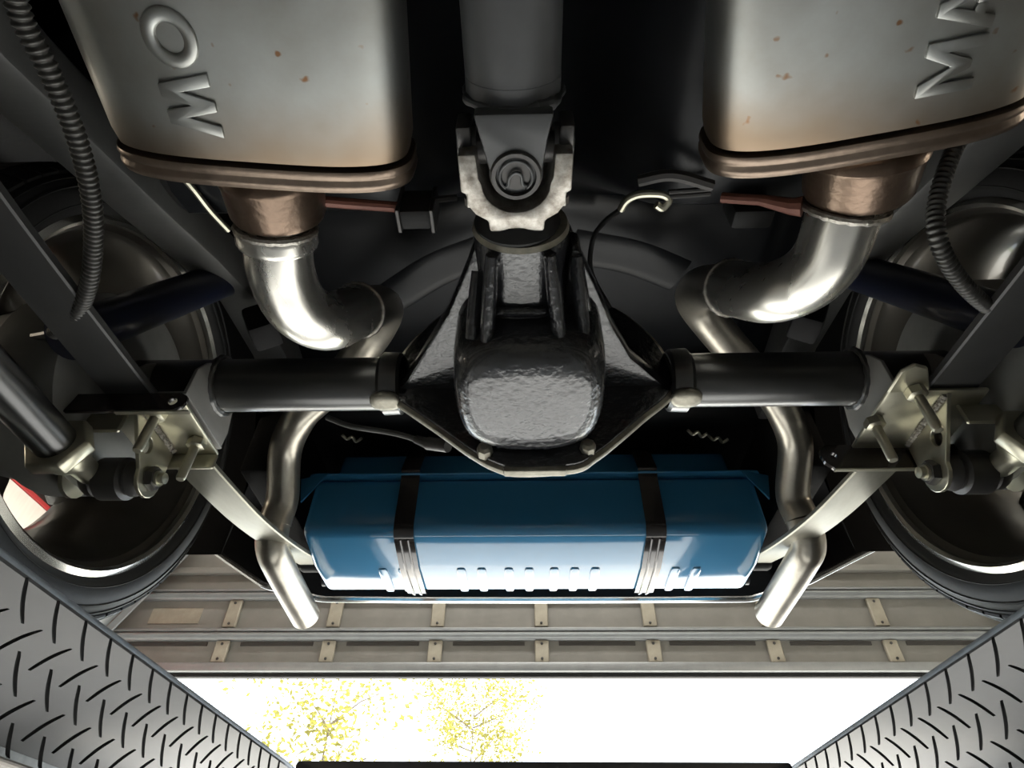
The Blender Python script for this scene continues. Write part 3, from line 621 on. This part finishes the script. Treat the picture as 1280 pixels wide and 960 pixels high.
# --- wheels
for s, wd in ((-1, 'left'), (1, 'right')):
    wc = Vector((CX+s*.724, .652, .5965)); wr = .327; xi = -.12; hw = .125
    ax = (s, 0, 0)
    prof = [(-.112, .252), (-.120, .260), (-.127, .268), (-.131, .275), (-.130, .290), (-.125, .303), (-.119, .310), (-.109, .318), (-.095, .323), (-.05, .326), (0, .3265), (.05, .326), (.095, .325), (.112, .318), (.124, .302), (.130, .28), (.126, .252), (.112, .238)]
    ty = MB().lathe(prof, wc, ax, 96).build('wheel', M['tyre'], car, label='%s rear wheel with low-profile tyre' % wd)
    # sidewall rings and tread blocks
    for t0, r0, rr in ((-.1305, .274, .0012), (-.1275, .297, .0022), (-.1215, .3075, .0022), (-.1055, .321, .002)):
        MB().lathe([(t0-rr, r0), (t0, r0+rr), (t0+rr, r0), (t0, r0-rr)], wc, ax, 96, close=True).build('sidewall_ring', M['tyre'], ty)
    tbk = MB()
    for k in range(64):
        a = 2*math.pi*k/64; c, sn = math.cos(a), math.sin(a)
        for t0, t1, off in ((-.118, -.094, 0), (-.088, -.056, .5), (-.050, -.016, 0)):
            a2 = a+off*math.pi/64
            q = []
            for t_, da, r_ in ((t0, .0, 0), (t1, .014, 0), (t1, .099, 0), (t0, .085, 0)):
                base = .3185 if t_ < -.11 else .324
                for dr_ in (-.006, .003 if t_ > -.11 else -.0025):
                    aa = a2+da; q.append(wc+Vector((s*t_, (base+dr_)*math.cos(aa), (base+dr_)*math.sin(aa))))
            tbk.add([q[0], q[2], q[4], q[6], q[1], q[3], q[5], q[7]], [[4, 5, 6, 7], [0, 1, 5, 4], [1, 2, 6, 5], [2, 3, 7, 6], [3, 0, 4, 7]])
    tbk.build('tread_blocks', M['tyre'], ty, smooth=0)['kind'] = 'stuff'
    # rim barrel, lip and spoked face
    MB().lathe([(-.112, .250), (-.104, .240), (-.090, .236), (-.075, .224), (-.02, .212), (.02, .198), (.06, .205), (.095, .222), (.11, .236), (.112, .243), (.118, .246), (.108, .25)], wc, ax, 96).build('rim_barrel', M['rim'], ty, label='grey inside of the rim barrel')
    MB().lathe([(-.112, .247), (-.120, .2475), (-.1245, .2525), (-.121, .2605), (-.112, .260), (-.110, .252)], wc, ax, 96, close=True).build('rim_lip', M['rim_lip'], ty, label='bright polished rim lip')
    spk = MB().lathe([(.055, .0), (.055, .085), (.085, .085), (.085, .0)], wc, ax, 40)
    for k in range(5):
        a = R(90+20*s)+2*math.pi*k/5
        n_ = Vector((0, math.cos(a), math.sin(a))); t_ = Vector((0, -math.sin(a), math.cos(a)))
        def pt(r, w_, x): return wc+n_*r+t_*w_+Vector((s*x, 0, 0))
        spk.loft([[pt(.07, -.045, .05), pt(.07, .045, .05), pt(.07, .045, .085), pt(.07, -.045, .085)],
                  [pt(.14, -.038, .045), pt(.14, .038, .045), pt(.14, .038, .09), pt(.14, -.038, .09)],
                  [pt(.212, -.055, .05), pt(.212, .055, .05), pt(.212, .055, .10), pt(.212, -.055, .10)]])
    spk.build('spokes', M['rim'], ty, bevel=.006, bang=40)
    MB().lathe([(-.135, .0), (-.135, .075), (-.125, .12), (-.118, .145), (-.100, .150), (-.03, .150), (-.03, .140), (.05, .12), (.05, 0)], wc, ax, 64).build('brake_drum', M['drum'], ty, label='grey cast brake drum behind the spokes')

# --- fuel tank
TX = .49
prof = [(1.12, .762), (1.12, .626), (1.23, .602), (1.352, .6005), (1.378, .640), (1.385, .762)]
tk = MB().prism(prof, YZ, CX-TX, CX+TX).build('fuel_tank', M['blue'], car, bevel=.020, seg=5, bang=14, smooth=60, label='glossy blue fuel tank held by two black straps')
MB().prism([(1.150, .7665), (1.165, .86), (1.33, .86), (1.338, .7665)], YZ, CX-TX+.035, CX+TX-.035).build('tank_top', M['blue'], tk, bevel=.012, seg=3)
oc = []
for cx_, cy_, a0 in ((CX+TX-.005, 1.39, 0), (CX-TX+.005, 1.39, 90), (CX-TX+.005, 1.125, 180), (CX+TX-.005, 1.125, 270)):
    for k in range(5): a = R(a0+90*k/4); oc.append((cx_+.018*math.cos(a), cy_+.018*math.sin(a)))
MB().prism(oc, XY, .7615, .767).build('seam_flange', M['blue'], tk, bevel=.0012, seg=1)
for s in (-1, 1):
    MB().add([(CX+s*(TX-.035), 1.103, .764), (CX+s*(TX+.030), 1.12, .760), (CX+s*(TX+.016), 1.118, .70), (CX+s*(TX-.035), 1.108, .768), (CX+s*(TX+.030), 1.126, .766), (CX+s*(TX+.016), 1.124, .70)], [[0, 1, 2], [3, 5, 4], [0, 3, 4, 1], [1, 4, 5, 2], [2, 5, 3, 0]]).build('corner_tab', M['blue'], tk)
for x in (-.333, -.29, -.16, -.115, -.055, -.01, .045, .09, .135, .31, .355):
    MB().supere((CX+x, 1.292, .6015), (.0105, .058, .0045), .5, .35, 8, 24).build('stamped_rib', M['blue'], tk)
for s, xs_ in ((-1, CX-.272), (1, CX+.254)):
    pth = [(xs_, 1.150, .86), (xs_, 1.105, .772), (xs_, 1.1155, .755), (xs_, 1.1155, .645), (xs_, 1.118, .634), (xs_, 1.125, .625), (xs_, 1.135, .6185), (xs_, 1.23, .5975), (xs_, 1.345, .5955), (xs_, 1.365, .602), (xs_, 1.384, .64), (xs_, 1.391, .72)]
    st = MB().strip(pth, .042, .0022).build('tank_strap', M['strap'], car, smooth=50, label='gloss black tank strap on the %s' % ('left' if s < 0 else 'right'))
    for q in (-.008, .008):
        MB().tube([(xs_+q, 1.135, .6165), (xs_+q, 1.23, .5955), (xs_+q, 1.345, .5935), (xs_+q, 1.365, .600)], .0028, 8).build('strap_bead', M['strap'], st)

# --- mufflers and exhaust pipes
muf = M['muffler']; heat_band(muf, .245, .325, (.20, .15, .105))
def oval(cx, cy, cz, a, b, ang, n=56, e=.62):
    out = []
    for k in range(n):
        t = 2*math.pi*k/n; c, s_ = math.cos(t), math.sin(t)
        lx = a*math.copysign(abs(c)**e, c); lz = b*math.copysign(abs(s_)**e, s_)
        out.append(Vector((cx+lx*math.cos(ang), cy+lx*math.sin(ang), cz+lz)))
    return out
LETTER = {'W': (1.32, [(0, 1), (.25, 1), (.39, .42), (.54, 1), (.74, 1), (.89, .42), (1.03, 1), (1.28, 1), (1.03, 0), (.77, 0), (.64, .50), (.51, 0), (.25, 0)]),
          'M': (1.16, [(0, 0), (0, 1), (.27, 1), (.54, .50), (.81, 1), (1.08, 1), (1.08, 0), (.84, 0), (.84, .60), (.62, .14), (.46, .14), (.24, .60), (.24, 0)]),
          'A': (1.04, [(0, 0), (.38, 1), (.62, 1), (1, 0), (.76, 0), (.69, .2), (.5005, .2), (.5005, .38), (.62, .38), (.5, .72), (.38, .38), (.4995, .38), (.4995, .2), (.31, .2), (.24, 0)])}
def emboss(txt, origin, xd, cap, parent, sx=1.0):
    """raised letters on the underside; xd: reading direction"""
    yd = Vector((0, 0, -1)).cross(xd).normalized(); off = 0; dn = Vector((0, 0, -1))
    for ch in txt:
        q = lambda a, b, d: origin+xd*(a*sx+off)*cap+yd*b*cap+dn*d
        if ch == 'O':
            mb = MB(); secs = []; n = 40
            for k_, d in ((1, -.001), (.985, .0012), (.93, .0026), (.56, .0026), (.50, .0012), (.485, -.001)):
                secs.append([q(.54+.54*k_*math.cos(2*math.pi*k/n), .5+.5*k_*math.sin(2*math.pi*k/n), d) for k in range(n)])
            mb.loft(secs, caps=False).build('embossed_letter', muf, parent, smooth=50); off += 1.12*sx
        else:
            adv, poly = LETTER[ch]
            MB().prism(poly, q, -.001, .0026).build('embossed_letter', muf, parent, bevel=.0011, seg=2, bang=25, smooth=40); off += adv*sx
def muffler(s, cend, ang, wd):
    """cend: centre of rear face; ang: splay of the axis"""
    d = Vector((math.sin(ang)*s, math.cos(ang), 0)); pa = -ang*s
    L = .56; a, b = .141, .056; hz = .586
    secs = []
    for t, k in ((-L, .90), (-L+.02, 1), (-.012, 1), (0, .985)):
        c = Vector((cend[0], cend[1], hz))+d*t; secs.append(oval(c.x, c.y, c.z, a*k, b*k, pa))
    mf = MB().loft(secs).build('muffler', muf, car, smooth=50, label='oval steel %s muffler with embossed lettering' % wd)
    lip = []
    for t, k, kb in ((.004, .985, .97), (.005, 1.012, 1.03), (.009, 1.02, 1.05), (.0125, 1.012, 1.025), (.0145, 1.010, 1.02), (.018, 1.022, 1.055), (.022, 1.022, 1.05), (.026, 1.01, 1.02), (.027, .95, .9), (.024, .5, .5)):
        c = Vector((cend[0], cend[1], hz))+d*t; lip.append(oval(c.x, c.y, c.z, a*k, b*kb, pa))
    MB().loft(lip).build('end_cap', M['rust_lip'], mf, smooth=50, label='browned rolled seam of the end cap')
    return mf, d, hz-b
mfL, dL, hbL = muffler(-1, (-.252, .262), R(5.5), 'left')
emboss('OW', P(163, 3, h=hbL), dL, .044, mfL, sx=.98)
mfR, dR, hbR = muffler(1, (.318, .247), R(10), 'right')
emboss('MA', P(1212, 110, h=hbR), -dR, .044, mfR, sx=.92)
for mf, c, s, ang, k in ((mfL, (-.262, .292), -1, R(5.5), 1.0), (mfR, (.340, .278), 1, R(10), 1.06)):
    o = Vector((c[0], c[1], .585)); ax = (math.sin(ang)*s, math.cos(ang), -.08)
    MB().lathe([(t_, r_*k) for t_, r_ in ((-.002, .048), (.002, .052), (.008, .054), (.012, .0545), (.016, .0525), (.05, .050), (.056, .047), (.058, .02))], o, ax, 40).build('outlet_collar', M['collar'], mf, label='rusty brown outlet collar')
def exhaust(s, pts, wd, sleeve):
    p = [P(a, b, h=h) for a, b, h in pts]
    full = resample(catmull(p, 10), .006)
    lens = len(full)
    i1 = min(range(lens), key=lambda i: (full[i]-p[5]).length); i2 = min(range(lens), key=lambda i: (full[i]-p[-4]).length)
    el = MB().tube(full[:i1+1], .0375, 36).build('exhaust_elbow', M['pipe_bright'], car, smooth=60, label='bright scratched exhaust elbow behind the %s muffler' % wd)
    def bead(i, r, th, par, mat_):
        T = (full[min(i+1, lens-1)]-full[i-1]).normalized(); a = T.cross(Vector((0, 0, 1))).normalized(); b = T.cross(a)
        MB().tube([full[i]+(a*math.cos(q)+b*math.sin(q))*r for q in [2*math.pi*k/48 for k in range(49)]], [th*(1+.16*math.sin(k*2.4)) for k in range(49)], 8, caps=False).build('weld_ring', mat_, par)
    i0 = 2; bead(i0, .0405, .0045, el, M['weld']); bead(i1, .037, .0035, el, M['weld'])
    if sleeve: MB().tube(full[2:6], .0435, 36).build('pipe_sleeve', M['pipe_bright'], el, bevel=.003)
    op = MB().tube(full[i1:i2+1], .0325, 32).build('over_axle_pipe', M['pipe_dull'], car, smooth=60, label='dull steel pipe passing over the axle on the %s' % wd)
    tail = full[i2:]; mbt = MB().tube(tail, .0315, 32, caps=False); N = len(mbt.v)
    mbt.tube(tail[-8:], .0295, 32, caps=False)
    MBt = mbt.build('tailpipe', M['pipe_dull'], car, smooth=60, fix=False, label='steel tailpipe ending under the %s of the valance' % wd)
exhaust(-1, [(344, 272, .575), (347, 300, .57), (353, 345, .565), (374, 385, .565), (410, 402, .585), (449, 388, .65), (478, 385, .735), (470, 412, .785), (440, 455, .80), (405, 492, .785), (376, 520, .76), (357, 562, .735), (353, 622, .67), (343, 655, .62), (340, 683, .58), (350, 710, .565), (382, 770, .545)], 'left', True)
exhaust(1, [(1062, 246, .575), (1051, 278, .57), (1034, 322, .565), (1003, 352, .57), (960, 366, .59), (912, 360, .66), (878, 360, .735), (870, 376, .785), (892, 408, .80), (925, 447, .80), (960, 485, .785), (980, 515, .76), (994, 556, .73), (991, 618, .67), (1003, 650, .62), (1011, 680, .58), (1001, 704, .565), (961, 768, .545)], 'right', False)
# hanger rods and rubber hangers
hr = MB().tube([P(385, 250, h=.585), P(430, 254, h=.60), P(498, 259, h=.62)], .006, 10).build('hanger_rod', M['copper'], car, label='rusty red hanger rod beside the left outlet')
rb = MB().box(P(522, 262, h=.63), (.040, .026, .050)).build('rubber_hanger', M['rubber'], car, bevel=.006, label='black rubber exhaust hanger by the left muffler')
for px in (502, 543): MB().box(P(px, 262, h=.63), (.005, .030, .054)).build('hanger_plate', M['dark_steel'], rb, bevel=.001, seg=1)
MB().tube([P(540, 250, h=.63), P(570, 247, h=.645)], .004, 8).build('hanger_bolt', M['dark_steel'], rb)
hr2 = MB().tube([P(1003, 258, h=.58), P(990, 258, h=.585), P(950, 250, h=.61), P(902, 247, h=.63)], [.011, .009, .006, .006], 10).build('hanger_rod', M['copper'], car, label='rusty red hanger rod beside the right outlet')
MB().box(P(935, 262, h=.66), (.05, .026, .05)).build('rubber_hanger', M['rubber'], car, bevel=.006, label='black rubber exhaust hanger by the right muffler')
# bent brake pipe and hose above the axle, right of the pinion
bp_ = MB().tube(catmull([P(776, 262, h=.655), P(784, 250, h=.652), P(800, 243, h=.65), P(826, 243, h=.65), P(836, 250, h=.648), P(828, 260, h=.645), P(820, 256, h=.645)], 6), .0048, 10).build('bent_pipe', M['zinc'], car, label='short bright bent pipe above the axle')
MB().tube(catmull([P(776, 262, h=.655), P(755, 278, h=.69), P(741, 300, h=.72), P(739, 340, h=.70), P(762, 385, h=.66)], 8), .0035, 8).build('hose', M['rubber'], bp_)
MB().tube(catmull([P(798, 226, h=.645), P(840, 219, h=.64), P(890, 232, h=.64)], 6), .007, 8).tube([P(836, 246, h=.648), P(888, 242, h=.648)], .003, 8).tube([P(836, 240, h=.648), P(888, 236, h=.648)], .003, 8).build('bracket_wire', M['dark_steel'], bp_)
# brake line and fitting behind the axle
bl = MB().tube(catmull([P(409, 522, Y=.80), P(440, 533, Y=.80), P(490, 541, Y=.80), P(520, 549, Y=.78)], 6), .005, 10).build('brake_pipe', M['frame_black'], car, label='thin dark brake pipe behind the left axle tube')
MB().tube([P(520, 549, Y=.78), P(534, 554, Y=.775), P(535, 554, Y=.775), P(560, 558, Y=.76)], [.007, .009, .011, .010], 12).build('pipe_fitting', M['dark_steel'], bl)
# round cover and added bright squiggles as glints behind the axle
c0 = P(880, 488, h=.925)
cv = MB().tube([c0+Vector((.062*math.cos(a), .062*math.sin(a), 0)) for a in [2*math.pi*k/40 for k in range(41)]], .007, 8, caps=False).build('round_cover', M['frame_black'], car, label='round dark cover ring behind the right axle tube')
MB().lathe([(0, 0), (0, .058), (.006, .060), (.006, 0)], c0+Vector((0, 0, .008)), (0, 0, 1), 32).build('cover_disc', M['body_black'], cv)
for px, py in ((440, 547), (872, 541), (898, 548)):
    q = [P(px+dx, py+dy, h=.84) for dx, dy in ((-12, -3), (-6, 2), (0, -1), (5, 5), (12, 1))]
    MB().tube(catmull(q, 4), .0035, 8).build('glint_squiggle', M['zinc'], car, label='small bright squiggle painting a glint behind the axle')
# coiled conduits
def conduit(pts, wd, r=.0125):
    full = resample(catmull(pts, 12), .0010); n = len(full)
    rr = [r*(1+.16*math.sin(2*math.pi*i/6.0)) for i in range(n)]
    c_ = MB().tube(full, rr, 14).build('coiled_conduit', M['conduit'], car, smooth=80, label='ribbed dark cable conduit looping past the %s wheel' % wd)
    return c_
conduit([P(10, -40, h=.52), P(28, 25, h=.52), P(62, 90, h=.52), P(95, 170, h=.52), P(113, 240, h=.52), P(117, 300, h=.52), P(110, 360, h=.52), P(92, 398, h=.53), P(68, 416, h=.55)], 'left', .0078)
conduit([P(1222, 120, h=.70), P(1210, 150, h=.66), P(1187, 200, h=.61), P(1171, 255, h=.57), P(1173, 300, h=.54), P(1196, 345, h=.53), P(1236, 384, h=.53), P(1285, 404, h=.54)], 'right', .0080)
MB().tube(catmull([P(68, 416, h=.55), P(40, 421, h=.57), P(0, 424, h=.60)], 6), .005, 8).build('brake_cable', M['conduit'], car, label='thin cable leaving the left conduit')

# ------------------------------------------------------------------ red cabinet on the left wall
rc = empty('wall_cabinet', (-2.6, 2.35, 1.05)); tag(rc, 'red steel wall cabinet with a pale panel, seen through the left wheel', 'cabinet')
MB().box2(-2.78, -2.44, 1.75, 2.95, 1.05, 1.395).box2(-2.78, -2.44, 1.75, 2.95, 1.3951, 1.60).build('body', M['red'], rc, bevel=.01)
MB().box2(-2.44, -2.42, 1.80, 2.90, 1.415, 1.575).build('pale_panel', M['white_panel'], rc, bevel=.004)
MB().box2(-2.45, -2.415, 1.76, 2.94, 1.578, 1.60).build('red_rail', M['red'], rc, bevel=.004)
MB().box2(-2.78, -2.60, 1.75, 2.95, 1.601, 2.0).build('dark_recess', M['slot'], rc)
for y in (2.30, 2.50, 2.70): MB().tube(catmull([(-2.45, y, 1.84), (-2.43, y, 1.68), (-2.43, y+.03, 1.645), (-2.43, y+.06, 1.68), (-2.45, y+.06, 1.84)], 5), .010, 8).build('red_hook', M['red'], rc)
MB().box2(-2.78, -2.42, 1.75, 2.95, 1.84, 2.0).build('top_rail', M['red'], rc, bevel=.006)
cl_ = MB().box2(-1.22, 1.22, 1.73, 2.07, Z(4.19), Z(4.295)).build('added_ceiling_lamp', M['ceiling'], bevel=.01)  # added fixture body above the ceiling fill light
tag(cl_, 'added, unseen lamp box at the fill light on the garage ceiling', 'lamp')
# added lamp boxes behind the side-wall fill lights
for x, s in ((-2.755, -1), (2.905, 1)):
    lt = MB().box2(x-.045, x+.045, -.15, 1.15, Z(2.24), Z(2.38)).build('added_wall_lamp', M['ceiling'], bevel=.01)
    tag(lt, 'added, unseen lamp box at the fill light on the %s garage wall' % ('left' if s < 0 else 'right'), 'lamp', 'added fill lamps on the garage walls')
